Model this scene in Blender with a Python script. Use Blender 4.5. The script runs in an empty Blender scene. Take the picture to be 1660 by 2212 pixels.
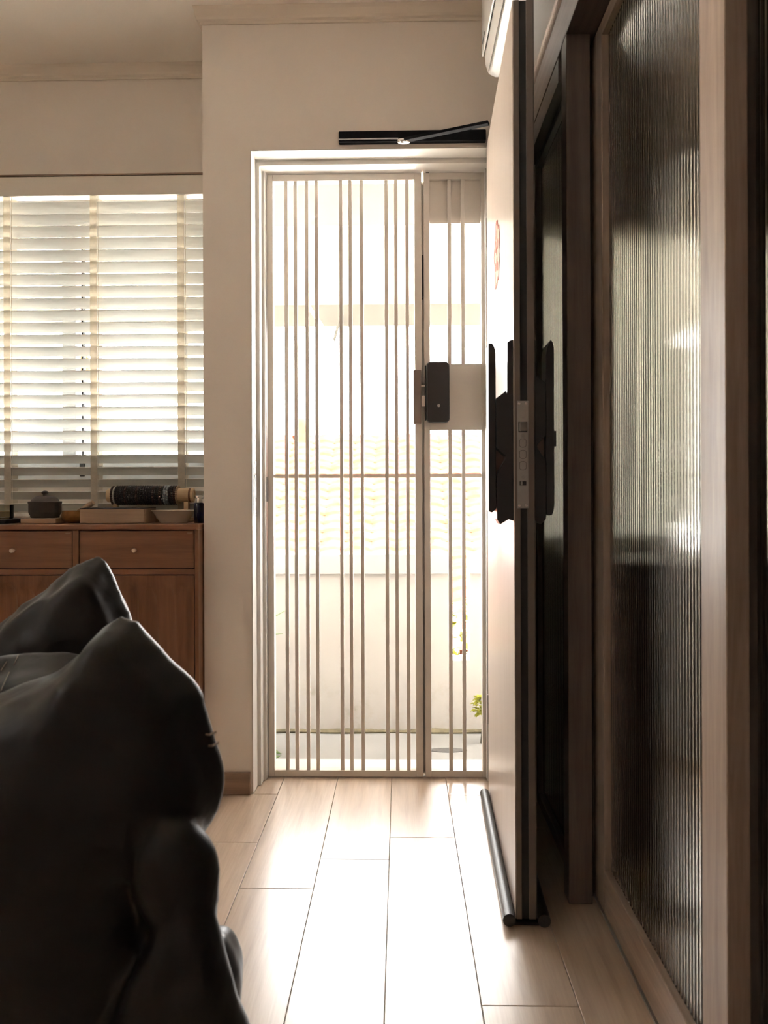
import bpy, bmesh, math, random
from mathutils import Vector, Matrix
random.seed(7)
SC = bpy.context.scene
C = SC.collection
PI = math.pi

# ------------------------------------------------------------------ camera
cam_d = bpy.data.cameras.new('camera')
cam = bpy.data.objects.new('camera', cam_d); C.objects.link(cam)
cam_d.sensor_fit = 'AUTO'; cam_d.sensor_width = 36.0
cam_d.lens = 36.0 * 1650.0 / 2212.0
cam_d.shift_y = -(1106.0 - 1065.0) / 2212.0
cam_d.clip_start = 0.05; cam_d.clip_end = 300
cam_d.dof.use_dof = True; cam_d.dof.focus_distance = 2.7; cam_d.dof.aperture_fstop = 6.0
cam.matrix_world = (Matrix.Translation((0, 0, 1.05)) @ Matrix.Rotation(math.radians(1.25), 4, 'Z')
                    @ Matrix.Rotation(math.radians(90), 4, 'X') @ Matrix.Rotation(math.radians(-0.2), 4, 'Z'))
SC.camera = cam

# ------------------------------------------------------------------ sky, exposure
SKY = 28.0
w = bpy.data.worlds.new('sky'); SC.world = w; w.use_nodes = True
bg = w.node_tree.nodes['Background']
bg.inputs[0].default_value = (1.0, 0.985, 0.965, 1); bg.inputs[1].default_value = SKY
SC.view_settings.view_transform = 'Standard'; SC.view_settings.look = 'None'
SC.view_settings.exposure = 0.05; SC.view_settings.gamma = 1.0
SC.view_settings.use_curve_mapping = False
try:
    SC.cycles.use_denoising = True
    SC.cycles.max_bounces = 14; SC.cycles.diffuse_bounces = 7; SC.cycles.glossy_bounces = 5
    SC.cycles.transmission_bounces = 8; SC.cycles.transparent_max_bounces = 12
    SC.cycles.sample_clamp_indirect = 30.0
    SC.cycles.caustics_reflective = False; SC.cycles.caustics_refractive = False
except Exception:
    pass
def portal(name, loc, rot, sx, sy):
    d = bpy.data.lights.new(name, 'AREA'); d.shape = 'RECTANGLE'; d.size = sx; d.size_y = sy
    d.cycles.is_portal = True
    o = bpy.data.objects.new(name, d); C.objects.link(o); o.location = loc; o.rotation_euler = rot
    return o
portal('doorway_sky_portal', (-0.09, 2.93, 1.12), (math.radians(-90), 0, 0), 0.86, 2.3)
portal('added_opening_sky_portal', (-2.45, 0.45, 2.26), (0, math.radians(-90), 0), 0.32, 0.20)  # portal for the unseen left wall opening added to brighten the ceiling
portal('window_sky_portal', (-1.41, 3.13, 1.65), (math.radians(-90), 0, 0), 1.4, 1.1)

sun_d = bpy.data.lights.new('sun', 'SUN'); sun_d.energy = 480.0; sun_d.angle = math.radians(1.0); sun_d.color = (1.0, 0.96, 0.88)
sun = bpy.data.objects.new('sun', sun_d); C.objects.link(sun); sun.location = (3, -6, 12)
sun.rotation_euler = Vector((-0.30, 0.65, -0.80)).to_track_quat('-Z', 'Y').to_euler()
portal('kitchen_sky_portal', (1.155, 2.83, 1.42), (math.radians(-90), 0, 0), 1.2, 1.13)

# ------------------------------------------------------------------ materials
MATS = {}
def new_mat(name):
    m = bpy.data.materials.new(name); m.use_nodes = True
    MATS[name] = m
    nt = m.node_tree; b = nt.nodes['Principled BSDF']
    return m, nt, b
def setb(b, **k):
    for kk, v in k.items():
        nm = {'color': 'Base Color', 'rough': 'Roughness', 'metal': 'Metallic', 'spec': 'Specular IOR Level',
              'trans': 'Transmission Weight', 'ior': 'IOR', 'coat': 'Coat Weight', 'coatr': 'Coat Roughness', 'coati': 'Coat IOR',
              'sheen': 'Sheen Weight', 'alpha': 'Alpha'}[kk]
        b.inputs[nm].default_value = (*v, 1) if kk == 'color' else v
def coords(nt, scale, coord='Object', rand=False):
    tc = nt.nodes.new('ShaderNodeTexCoord'); mp = nt.nodes.new('ShaderNodeMapping')
    mp.inputs['Scale'].default_value = scale
    nt.links.new(tc.outputs[coord], mp.inputs['Vector'])
    if rand:
        oi = nt.nodes.new('ShaderNodeObjectInfo'); mu = nt.nodes.new('ShaderNodeMath'); mu.operation = 'MULTIPLY'
        mu.inputs[1].default_value = 60.0
        cb = nt.nodes.new('ShaderNodeCombineXYZ')
        nt.links.new(oi.outputs['Random'], mu.inputs[0])
        nt.links.new(mu.outputs[0], cb.inputs[0]); nt.links.new(mu.outputs[0], cb.inputs[2])
        nt.links.new(cb.outputs[0], mp.inputs['Location'])
    return mp.outputs['Vector']
def ramp(nt, fac, stops):
    r = nt.nodes.new('ShaderNodeValToRGB')
    el = r.color_ramp.elements
    while len(el) < len(stops): el.new(0.5)
    for e, (p, c) in zip(el, stops): e.position = p; e.color = (*c, 1)
    nt.links.new(fac, r.inputs[0]); return r.outputs[0]
def noise(nt, vec, scale, detail=4, rough=0.55, dist=0.0):
    n = nt.nodes.new('ShaderNodeTexNoise'); n.inputs['Scale'].default_value = scale
    n.inputs['Detail'].default_value = detail; n.inputs['Roughness'].default_value = rough
    n.inputs['Distortion'].default_value = dist
    nt.links.new(vec, n.inputs['Vector']); return n.outputs['Fac']
def bump(nt, b, fac, strength, dist=0.01):
    n = nt.nodes.new('ShaderNodeBump'); n.inputs['Strength'].default_value = strength; n.inputs['Distance'].default_value = dist
    nt.links.new(fac, n.inputs['Height']); nt.links.new(n.outputs[0], b.inputs['Normal'])
def vary(c, k): return tuple(min(1, x * k) for x in c)
def plain(name, color, rough=0.5, var=0.06, scale=8.0, bmp=0.0, bscale=200.0, **k):
    m, nt, b = new_mat(name); setb(b, color=color, rough=rough, **k)
    f = noise(nt, coords(nt, (1, 1, 1)), scale)
    nt.links.new(ramp(nt, f, [(0.3, vary(color, 1 - var)), (0.7, vary(color, 1 + var))]), b.inputs['Base Color'])
    if bmp: bump(nt, b, noise(nt, coords(nt, (1, 1, 1)), bscale, 3), bmp, 0.002)
    return m
def wood(name, c0, c1, rough=0.45, axis='z', scale=1.0, rand=False, bmp=0.08, **k):
    m, nt, b = new_mat(name); setb(b, rough=rough, **k)
    s = {'x': (1.2, 22, 22), 'y': (22, 1.2, 22), 'z': (22, 22, 1.2)}[axis]
    v = coords(nt, tuple(x * scale for x in s), rand=rand)
    f = noise(nt, v, 1.6, 6, 0.6, 0.6)
    f2 = noise(nt, coords(nt, tuple(x * scale * 5 for x in s), rand=rand), 2.0, 3, 0.6)
    mx = nt.nodes.new('ShaderNodeMath'); mx.operation = 'MULTIPLY_ADD'; mx.inputs[1].default_value = 0.35
    nt.links.new(f2, mx.inputs[0]); nt.links.new(f, mx.inputs[2])
    nt.links.new(ramp(nt, mx.outputs[0], [(0.42, c0), (0.62, vary(c0, 1.0) if False else tuple((a + d) / 2 for a, d in zip(c0, c1))), (0.85, c1)]), b.inputs['Base Color'])
    if bmp: bump(nt, b, f2, bmp, 0.001)
    return m
def thin_glass(name, tint, rough=0.0):
    m = bpy.data.materials.new(name); m.use_nodes = True; nt = m.node_tree; nt.nodes.clear(); MATS[name] = m
    out = nt.nodes.new('ShaderNodeOutputMaterial'); mix = nt.nodes.new('ShaderNodeMixShader')
    t = nt.nodes.new('ShaderNodeBsdfTransparent'); t.inputs[0].default_value = (*tint, 1)
    g = nt.nodes.new('ShaderNodeBsdfGlossy'); g.inputs['Roughness'].default_value = rough
    fr = nt.nodes.new('ShaderNodeFresnel'); fr.inputs[0].default_value = 1.45
    nt.links.new(fr.outputs[0], mix.inputs[0]); nt.links.new(t.outputs[0], mix.inputs[1]); nt.links.new(g.outputs[0], mix.inputs[2])
    nt.links.new(mix.outputs[0], out.inputs[0]); return m

WALLC = (0.80, 0.735, 0.672)
M_wall = plain('wall_paint', WALLC, 0.85, 0.02, 3.0, 0.05, 120.0)
M_ceil = plain('ceiling_paint', (0.92, 0.87, 0.80), 0.9, 0.02, 3.0)
M_cornice = plain('cornice_paint', (0.74, 0.66, 0.57), 0.7, 0.02)
M_frame = plain('frame_paint', (0.58, 0.56, 0.53), 0.35, 0.02)
M_gate = plain('gate_paint', (0.55, 0.51, 0.465), 0.4, 0.02)
M_plank = wood('plank_wood', (0.42, 0.315, 0.235), (0.58, 0.455, 0.355), 0.30, 'y', 1.0, True, 0.05, spec=0.6, coat=1.0, coatr=0.27, coati=1.75)
M_grout = plain('floor_joint', (0.70, 0.65, 0.58), 0.7)
M_base = wood('baseboard_wood', (0.16, 0.10, 0.065), (0.26, 0.17, 0.115), 0.5, 'x')
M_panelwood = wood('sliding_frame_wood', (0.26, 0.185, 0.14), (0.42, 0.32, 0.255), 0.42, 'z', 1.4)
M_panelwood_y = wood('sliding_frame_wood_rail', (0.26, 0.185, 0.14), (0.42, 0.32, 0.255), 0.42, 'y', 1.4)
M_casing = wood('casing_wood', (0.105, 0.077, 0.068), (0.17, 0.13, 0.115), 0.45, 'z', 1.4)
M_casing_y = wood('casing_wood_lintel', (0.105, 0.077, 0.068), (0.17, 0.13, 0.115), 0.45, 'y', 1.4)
M_side = wood('sideboard_wood', (0.12, 0.048, 0.023), (0.20, 0.09, 0.045), 0.42, 'x', 1.0)
M_side_z = wood('sideboard_wood_upright', (0.12, 0.048, 0.023), (0.20, 0.09, 0.045), 0.42, 'z', 1.0)
M_doorface = wood('door_face_laminate', (0.43, 0.35, 0.295), (0.50, 0.415, 0.355), 0.32, 'z', 1.2, bmp=0.0)
M_dooredge = plain('door_edge_brown', (0.15, 0.115, 0.10), 0.45, 0.05)
M_doorback = plain('door_outer_dark', (0.07, 0.055, 0.05), 0.35, 0.08)
M_black = plain('black_rubber', (0.012, 0.011, 0.013), 0.55, 0.1)
M_blackmetal = plain('black_lock_shell', (0.018, 0.016, 0.018), 0.28, 0.1)
M_blackmatte = plain('black_closer_metal', (0.010, 0.010, 0.012), 0.8, 0.1, spec=0.08)
M_foam = plain('black_foam', (0.035, 0.035, 0.035), 0.30, 0.3, 90, 0.4, 500, spec=0.7)
M_steel = plain('brushed_steel', (0.38, 0.36, 0.35), 0.42, 0.05, 40, metal=0.6)
M_chrome = plain('polished_steel', (0.8, 0.78, 0.75), 0.18, 0.02, metal=1.0)
M_bronze = plain('rose_brown_metal', (0.30, 0.20, 0.17), 0.5, 0.05, metal=0.2)
M_slat = plain('blind_slat', (0.78, 0.775, 0.745), 0.45, 0.01)
M_valance = plain('blind_valance', (0.66, 0.60, 0.53), 0.5, 0.01)
M_alu = plain('window_aluminium', (0.55, 0.57, 0.58), 0.4, 0.02)
M_glass = thin_glass('window_glass', (0.95, 0.97, 0.96))
M_white = plain('white_plastic', (0.56, 0.535, 0.50), 0.35, 0.01)
M_clay = plain('dark_clay', (0.045, 0.034, 0.03), 0.6, 0.15, 60, 0.2)
M_brass = plain('aged_brass', (0.30, 0.16, 0.06), 0.4, 0.35, 25, metal=0.6)
M_traywood = wood('tray_wood', (0.24, 0.15, 0.095), (0.36, 0.24, 0.16), 0.5, 'x')
M_rollwood = wood('roll_wood', (0.42, 0.28, 0.16), (0.58, 0.42, 0.26), 0.5, 'x')
M_dish = plain('dish_glaze', (0.52, 0.44, 0.36), 0.35, 0.05)
M_navy = plain('navy_glass', (0.006, 0.006, 0.03), 0.15, 0.1)
M_wax = plain('candle_wax', (0.55, 0.45, 0.27), 0.5, 0.05)
M_clear = thin_glass('clear_glass', (0.92, 0.92, 0.88))
M_knob = plain('knob_brass', (0.60, 0.50, 0.42), 0.35, 0.05, metal=0.5)
M_pink = plain('pink_paper', (0.34, 0.075, 0.05), 0.7, 0.1, 60)
M_pinkpale = plain('pale_pink_paper', (0.52, 0.30, 0.22), 0.7, 0.05, 60)
M_orange = plain('orange_wood', (0.65, 0.33, 0.10), 0.5, 0.1)
M_thread = plain('cream_thread', (0.30, 0.24, 0.19), 0.8)

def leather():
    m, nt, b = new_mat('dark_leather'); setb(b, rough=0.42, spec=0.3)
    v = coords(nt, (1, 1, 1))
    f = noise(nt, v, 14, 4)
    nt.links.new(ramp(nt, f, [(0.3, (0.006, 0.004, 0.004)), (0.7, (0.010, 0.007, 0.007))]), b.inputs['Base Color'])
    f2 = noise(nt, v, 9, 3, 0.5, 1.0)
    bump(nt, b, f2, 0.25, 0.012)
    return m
M_leather = leather()

def fabric(name, color, trans, mixf=0.5):
    m = bpy.data.materials.new(name); m.use_nodes = True; nt = m.node_tree; nt.nodes.clear(); MATS[name] = m
    out = nt.nodes.new('ShaderNodeOutputMaterial'); mix = nt.nodes.new('ShaderNodeMixShader'); mix.inputs[0].default_value = mixf
    d = nt.nodes.new('ShaderNodeBsdfDiffuse'); t = nt.nodes.new('ShaderNodeBsdfTranslucent')
    f = noise(nt, coords(nt, (1, 1, 1)), 90, 2)
    nt.links.new(ramp(nt, f, [(0.3, vary(color, .95)), (0.7, vary(color, 1.05))]), d.inputs[0])
    nt.links.new(ramp(nt, f, [(0.3, vary(trans, .95)), (0.7, vary(trans, 1.05))]), t.inputs[0])
    nt.links.new(d.outputs[0], mix.inputs[1]); nt.links.new(t.outputs[0], mix.inputs[2]); nt.links.new(mix.outputs[0], out.inputs[0]); return m
M_tape = fabric('blind_tape', (0.62, 0.57, 0.50), (0.84, 0.79, 0.71), 0.5)
M_curtain = fabric('kitchen_shade_fabric', (0.6, 0.6, 0.58), (0.78, 0.76, 0.70), 0.55)
def fluted():
    m, nt, b = new_mat('fluted_glass')
    setb(b, color=(0.72, 0.70, 0.66), rough=0.06, trans=1.0, ior=1.5)
    return m
M_flute = fluted()
# outside
M_render = plain('parapet_render', (0.25, 0.243, 0.232), 0.9, 0.03, 2.0)
def parapet():
    m, nt, b = new_mat('parapet_stained'); setb(b, rough=0.9)
    v = coords(nt, (1, 1, 1)); f = noise(nt, v, 5, 8, 0.65)
    tc = nt.nodes.new('ShaderNodeTexCoord'); sx = nt.nodes.new('ShaderNodeSeparateXYZ'); nt.links.new(tc.outputs['Object'], sx.inputs[0])
    mr = nt.nodes.new('ShaderNodeMapRange'); mr.inputs[1].default_value = -0.1; mr.inputs[2].default_value = 0.16
    mr.inputs[3].default_value = 0.17; mr.inputs[4].default_value = 0.0; nt.links.new(sx.outputs[2], mr.inputs[0])
    ad = nt.nodes.new('ShaderNodeMath'); ad.operation = 'ADD'; nt.links.new(f, ad.inputs[0]); nt.links.new(mr.outputs[0], ad.inputs[1])
    nt.links.new(ramp(nt, ad.outputs[0], [(0.60, (0.275, 0.258, 0.24)), (0.70, (0.25, 0.232, 0.212)), (0.78, (0.20, 0.18, 0.15))]), b.inputs['Base Color'])
    return m
M_parapet = parapet()
M_joint_dark = plain('dark_joint', (0.10, 0.085, 0.05), 0.9, 0.4, 30)
M_corr = plain('corridor_concrete', (0.19, 0.187, 0.184), 0.8, 0.06, 4.0)
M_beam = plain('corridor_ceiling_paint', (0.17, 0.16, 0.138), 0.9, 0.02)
M_awn = plain('awning_sheet', (0.085, 0.079, 0.067), 0.7, 0.02)
M_drain = plain('drain_iron', (0.07, 0.068, 0.066), 0.8, 0.2, 60)
M_ground = plain('street_concrete', (0.45, 0.44, 0.42), 0.9, 0.08, 0.5)
M_tile = plain('terracotta_tile', (0.036, 0.0115, 0.0070), 0.9, 0.3, 3.0, spec=0.0)
M_house = plain('house_plaster', (0.7, 0.66, 0.6), 0.9, 0.03)
M_leaf = plain('leaf_green', (0.10, 0.16, 0.05), 0.5, 0.3, 20)
M_leafy = plain('leaf_yellow_green', (0.20, 0.20, 0.012), 0.5, 0.25, 20)
M_twig = plain('dark_twig', (0.05, 0.045, 0.03), 0.7, 0.2, 20)
M_stone = plain('threshold_stone', (0.55, 0.53, 0.5), 0.35, 0.05, 10)

# ------------------------------------------------------------------ builders
def B(): return bmesh.new()
def box(bm, x0, x1, y0, y1, z0, z1):
    vs = [bm.verts.new((x, y, z)) for x in (x0, x1) for y in (y0, y1) for z in (z0, z1)]
    for f in ((0, 1, 3, 2), (4, 6, 7, 5), (0, 4, 5, 1), (2, 3, 7, 6), (0, 2, 6, 4), (1, 5, 7, 3)):
        bm.faces.new([vs[i] for i in f])
    return bm
def prism(bm, pts, axis, a0, a1):
    def P(p, a):
        return {'x': (a, p[0], p[1]), 'y': (p[0], a, p[1]), 'z': (p[0], p[1], a)}[axis]
    v0 = [bm.verts.new(P(p, a0)) for p in pts]; v1 = [bm.verts.new(P(p, a1)) for p in pts]
    bm.faces.new(v0); bm.faces.new(v1[::-1])
    n = len(pts)
    for i in range(n): bm.faces.new((v0[i], v1[i], v1[(i + 1) % n], v0[(i + 1) % n]))
    return bm
def holed(bm, axis, a0, a1, o, h):
    # slab with a rectangular hole; o, h = (u0, u1, v0, v1)
    def P(u, v, a): return {'x': (a, u, v), 'y': (u, a, v)}[axis]
    def ring(r, a): return [bm.verts.new(P(u, v, a)) for u, v in ((r[0], r[2]), (r[1], r[2]), (r[1], r[3]), (r[0], r[3]))]
    A, Bq, Cq, D = ring(o, a0), ring(h, a0), ring(o, a1), ring(h, a1)
    for i in range(4):
        j = (i + 1) % 4
        bm.faces.new((A[i], A[j], Bq[j], Bq[i])); bm.faces.new((Cq[i], D[i], D[j], Cq[j]))
        bm.faces.new((A[i], Cq[i], Cq[j], A[j])); bm.faces.new((Bq[i], Bq[j], D[j], D[i]))
    return bm
def tube(bm, pts, r, seg=10, caps=True):
    pts = [Vector(p) for p in pts]; rings = []
    rr = r if isinstance(r, (list, tuple)) else [r] * len(pts)
    up = None
    for i, p in enumerate(pts):
        t = (pts[min(i + 1, len(pts) - 1)] - pts[max(i - 1, 0)]).normalized()
        if up is None: up = Vector((0, 0, 1)) if abs(t.z) < 0.9 else Vector((1, 0, 0))
        s = t.cross(up).normalized(); u = s.cross(t).normalized(); up = u
        rings.append([bm.verts.new(p + (s * math.cos(a) + u * math.sin(a)) * rr[i]) for a in (2 * PI * k / seg for k in range(seg))])
    for a, b in zip(rings, rings[1:]):
        for k in range(seg): bm.faces.new((a[k], a[(k + 1) % seg], b[(k + 1) % seg], b[k]))
    if caps: bm.faces.new(rings[0][::-1]); bm.faces.new(rings[-1])
    return bm
def lathe(bm, prof, c, seg=32, axis='z', sx=1.0, sy=1.0):
    rings = []
    for r, h in prof:
        ring = []
        for k in range(seg):
            a = 2 * PI * k / seg; p = (r * math.cos(a) * sx, r * math.sin(a) * sy, h)
            if axis == 'y': p = (p[0], -p[2], p[1])
            if axis == 'x': p = (p[2], p[0], p[1])
            ring.append(bm.verts.new((c[0] + p[0], c[1] + p[1], c[2] + p[2])))
        rings.append(ring)
    for a, b in zip(rings, rings[1:]):
        for k in range(seg): bm.faces.new((a[k], a[(k + 1) % seg], b[(k + 1) % seg], b[k]))
    bm.faces.new(rings[0][::-1]); bm.faces.new(rings[-1])
    return bm
def sphere(bm, c, r, u=10, v=7, s=(1, 1, 1)):
    bmesh.ops.create_uvsphere(bm, u_segments=u, v_segments=v, radius=r,
                              matrix=Matrix.Translation(c) @ Matrix.Diagonal((*s, 1)))
    return bm
def obj(name, bm, mat, parent=None, bevel=0.0, smooth=False, seg=2, label=None, cat=None, group=None, kind=None, local=False):
    bmesh.ops.remove_doubles(bm, verts=bm.verts, dist=1e-6)
    bmesh.ops.recalc_face_normals(bm, faces=bm.faces)
    me = bpy.data.meshes.new(name); bm.to_mesh(me); bm.free()
    me.materials.append(mat)
    o = bpy.data.objects.new(name, me); C.objects.link(o)
    if smooth:
        for p in me.polygons: p.use_smooth = True
        try: me.set_sharp_from_angle(angle=math.radians(40))
        except Exception: pass
    if bevel:
        md = o.modifiers.new('bevel', 'BEVEL'); md.width = bevel; md.segments = seg; md.limit_method = 'ANGLE'; md.angle_limit = math.radians(40)
    if parent is not None:
        o.parent = parent
        if not local: o.matrix_parent_inverse = parent_inv(parent)
    return tag(o, label, cat, group, kind)
INV = {}
def parent_inv(p):
    if p.name in INV: return INV[p.name]
    return Matrix.Identity(4)
def tag(o, label=None, cat=None, group=None, kind=None):
    if label: o['label'] = label
    if cat: o['category'] = cat
    if group: o['group'] = group
    if kind: o['kind'] = kind
    return o
def thing(name, loc, label=None, cat=None, group=None, kind=None, rotz=0.0):
    o = bpy.data.objects.new(name, None); C.objects.link(o); o.location = loc; o.rotation_euler = (0, 0, rotz)
    o.empty_display_size = 0.05
    INV[o.name] = (Matrix.Translation(loc) @ Matrix.Rotation(rotz, 4, 'Z')).inverted()
    return tag(o, label, cat, group, kind)
def S(name, bm, mat, parent=None, **k):
    if parent is None: k['kind'] = 'structure'
    return obj(name, bm, mat, parent, **k)

# ------------------------------------------------------------------ room shell
XL, XR, YB, YF, YWIN, ZC = -2.4, 0.44, -2.4, 2.6585, 3.0, 2.742
floor = S('floor', box(B(), XL - 0.1, 2.4, YB - 0.1, 2.86, -0.09, -0.008), M_grout)
# planks, running towards the doorway
PW, PX0, GAP = 0.1985, -0.0365, 0.0021
plank_meshes = {}
def plank_mesh(wd, ln):
    key = (round(wd, 4), round(ln, 4))
    if key not in plank_meshes:
        bm = box(B(), 0, wd, 0, ln, -0.0085, 0.0)
        bmesh.ops.bevel(bm, geom=[e for e in bm.edges if all(abs(v.co.z) < 1e-6 for v in e.verts)], offset=0.0008, segments=1, affect='EDGES')
        bmesh.ops.recalc_face_normals(bm, faces=bm.faces)
        me = bpy.data.meshes.new('plank'); bm.to_mesh(me); bm.free(); me.materials.append(M_plank)
        plank_meshes[key] = me
    return plank_meshes[key]
JO = {-2: 2.023, -1: 2.188, 1: 1.568, 0: 1.13, 2: 2.4}
for k in range(-12, 4):
    x0 = PX0 + k * PW + GAP / 2; x1 = x0 + PW - GAP
    x0 = max(x0, XL + 0.002); x1 = min(x1, 0.62)
    if x1 - x0 < 0.03: continue
    yend = 2.855 if (x0 > -0.55 and x1 < 0.37) else (2.655 if x0 > -0.70 else 2.995)
    if x0 < -0.5 < x1 or x0 < 0.31 < x1: yend = 2.657
    j = JO.get(k, 1.2 + (k * 0.437) % 1.2)
    ys = [YB + 0.003] + [y for y in (j - 1.2 * n for n in range(6, -6, -1)) if YB + 0.1 < y < yend - 0.05] + [yend]
    for a, b in zip(ys, ys[1:]):
        ln = b - a - GAP
        o = bpy.data.objects.new('plank', plank_mesh(x1 - x0, ln)); C.objects.link(o)
        o.location = (x0, a + GAP / 2, 0.0); o.parent = floor
for x0, x1 in ((-0.5172, PX0 - 2 * PW - GAP / 2), (PX0 + PW + GAP / 2, 0.3335)):
    o = bpy.data.objects.new('plank', plank_mesh(x1 - x0, 0.196)); C.objects.link(o)
    o.location = (x0, 2.6588, 0.0); o.parent = floor
S('ceiling', box(B(), XL - 0.1, 2.4, YB - 0.1, 3.12, ZC, ZC + 0.1), M_ceil)
# front wall with the doorway (an inverted U)
DX0, DX1, DZ = -0.5215, 0.338, 2.249
S('wall_front', prism(B(), [(-0.689, 0), (DX0, 0), (DX0, DZ), (DX1, DZ), (DX1, 0), (0.4795, 0), (0.4795, ZC - 0.001), (-0.689, ZC - 0.001)], 'y', YF, 2.905), M_wall)
S('wall_return', box(B(), -0.689, -0.58, 2.906, 3.1, 0, ZC - 0.001), M_wall)
S('wall_kitchen_front', holed(B(), 'y', YF, YF + 0.16, (0.48, 2.4, 0, ZC - 0.001), (0.49, 1.75, 0.86, 1.98)), M_wall)
S('wall_window', holed(B(), 'y', YWIN, YWIN + 0.1, (XL - 0.1, -0.6895, 0, ZC - 0.001), (-2.12, -0.735, 1.10, 2.21)), M_wall)
S('wall_left', holed(B(), 'x', XL - 0.1, XL, (YB - 0.1, YWIN, 0, ZC - 0.001), (0.35, 0.55, 2.10, 2.42)), M_wall)  # small high opening out of view, added to throw light on the ceiling
S('wall_back', box(B(), XL, 2.4, YB - 0.1, YB, 0, ZC - 0.001), M_wall)
S('wall_right', box(B(), XR, 0.60, YB, YF - 0.0005, 2.385, ZC - 0.001), M_wall)
S('wall_kitchen', box(B(), 2.3, 2.4, YB, YF - 0.0005, 0, ZC - 0.001), M_wall)
# cornice
def sweep(bm, prof):
    rings = []
    for fx in (lambda d: (XR, YF - d), lambda d: (-0.689 - d, YF - d), lambda d: (-0.689 - d, YWIN - d), lambda d: (XL, YWIN - d)):
        rings.append([bm.verts.new((*fx(d), z)) for d, z in prof])
    n = len(prof)
    for a, b in zip(rings, rings[1:]):
        for k in range(n): bm.faces.new((a[k], a[(k + 1) % n], b[(k + 1) % n], b[k]))
    bm.faces.new(rings[0][::-1]); bm.faces.new(rings[-1])
    return bm
S('trim_1', sweep(B(), [(0.0005, 2.688), (0.006, 2.688), (0.008, 2.696), (0.016, 2.700), (0.020, 2.708), (0.024, 2.730), (0.028, 2.7415), (0.0005, 2.7415)]), M_cornice)
# baseboards
S('baseboard_front', box(B(), -0.689, -0.527, YF - 0.014, YF - 0.0005, 0.001, 0.078), M_base, bevel=0.003)
S('baseboard_left', box(B(), XL + 0.0005, XL + 0.014, YB, YWIN, 0.001, 0.078), M_base, bevel=0.003)

# ------------------------------------------------------------------ door frame (stepped metal frame inside the opening)
tr = thing('trim_2', (-0.09, 2.74, 0), kind='structure')
def U(x0, x1, ztop, t, tz, y0, y1):
    return prism(B(), [(x0, 0.001), (x0 + t, 0.001), (x0 + t, ztop - tz), (x1 - t, ztop - tz), (x1 - t, 0.001), (x1, 0.001), (x1, ztop), (x0, ztop)], 'y', y0, y1)
S('outer_lining', U(DX0 + 0.0005, DX1 - 0.0005, DZ - 0.0005, 0.0035, 0.0035, YF - 0.004, 2.733), M_frame, tr, bevel=0.001)
S('frame_step', U(DX0 + 0.0005, DX1 - 0.0005, DZ - 0.0005, 0.0165, 0.021, 2.7335, 2.783), M_frame, tr, bevel=0.0015)
S('inner_step', U(DX0 + 0.0005, DX1 - 0.0005, DZ - 0.0005, 0.0265, 0.0185, 2.7835, 2.90), M_frame, tr, bevel=0.0015)
sp = S('strike_plate', box(B(), DX0 + 0.0045, DX0 + 0.0060, 2.668, 2.722, 0.97, 1.252), M_chrome, tr, bevel=0.0005)
for z0, z1 in ((1.035, 1.115), (1.145, 1.165)):
    S('strike_slot', box(B(), DX0 + 0.0058, DX0 + 0.0066, 2.690, 2.716, z0, z1), M_black, sp)
for z in (0.985, 1.238):
    S('screw', lathe(B(), [(0.004, 0), (0.004, 0.0012), (0.002, 0.0016)], (DX0 + 0.006, 2.70, z), 12, 'x'), M_chrome, sp)
S('threshold', box(B(), DX0 + 0.001, DX1 - 0.001, 2.861, 3.0, -0.10, 0.006), M_stone, tr, bevel=0.004)

# ------------------------------------------------------------------ outside: corridor, parapet, canopy, street
S('floor_corridor', box(B(), -4, 4, 2.90, 3.95, -0.3, -0.102), M_corr)
par = S('wall_parapet', prism(B(), [(-4, -0.10), (4, -0.10), (4, 0.662), (0.330, 0.662), (0.330, 0.245), (0.232, 0.245), (0.232, 0.662), (-4, 0.662)], 'y', 3.67, 3.79), M_parapet)
for a, b in ((-4, 0.232), (0.330, 4)):
    S('coping', box(B(), a, b, 3.645, 3.815, 0.662, 0.757), M_render, par, bevel=0.004)
bm = B()
pts = []
for i in range(61):
    x = -4 + 8 * i / 60; pts.append((x, 3.662 + random.uniform(-0.004, 0.004), -0.094 + random.uniform(-0.003, 0.004)))
S('joint_line', tube(bm, pts, [0.011 + random.uniform(-0.004, 0.005) for _ in pts], 6), M_joint_dark, par)  # dark uneven line along the foot of the parapet
S('ceiling_corridor', box(B(), -4, 4, 3.101, 3.67, 2.62, 2.75), M_beam)
S('trim_3', box(B(), -4, 4, 3.671, 3.825, 2.3366, 2.75), M_beam)
aw = thing('trim_4', (0, 4.4, 2.3), kind='structure')
S('canopy_sheet', prism(B(), [(3.85, 2.47), (5.0, 2.285), (5.0, 2.31), (3.85, 2.495)], 'x', -4, 4), M_awn, aw)
S('canopy_valance', box(B(), -4, 4, 5.0, 5.03, 2.145, 2.32), M_awn, aw)
for x in (-0.75, 2.2):
    S('canopy_arm', tube(B(), [(x, 3.84, 2.42), (x + 0.32, 4.92, 2.02), (x + 0.36, 4.98, 2.2)], 0.012, 8), M_awn, aw)
S('ground', box(B(), -80, 80, -80, 110, -6.2, -6.0), M_ground)
rust = S('drain_stain', lathe(B(), [(0.085, 0), (0.085, 0.002), (0.075, 0.003)], (0.207, 3.42, -0.1015), 24, 'z', 1.0, 0.35), M_drain, None)
rust.name = 'drain_cover'; del rust['kind']
tag(rust, 'small oval grey drain cover on the corridor floor', 'drain cover')

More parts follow.
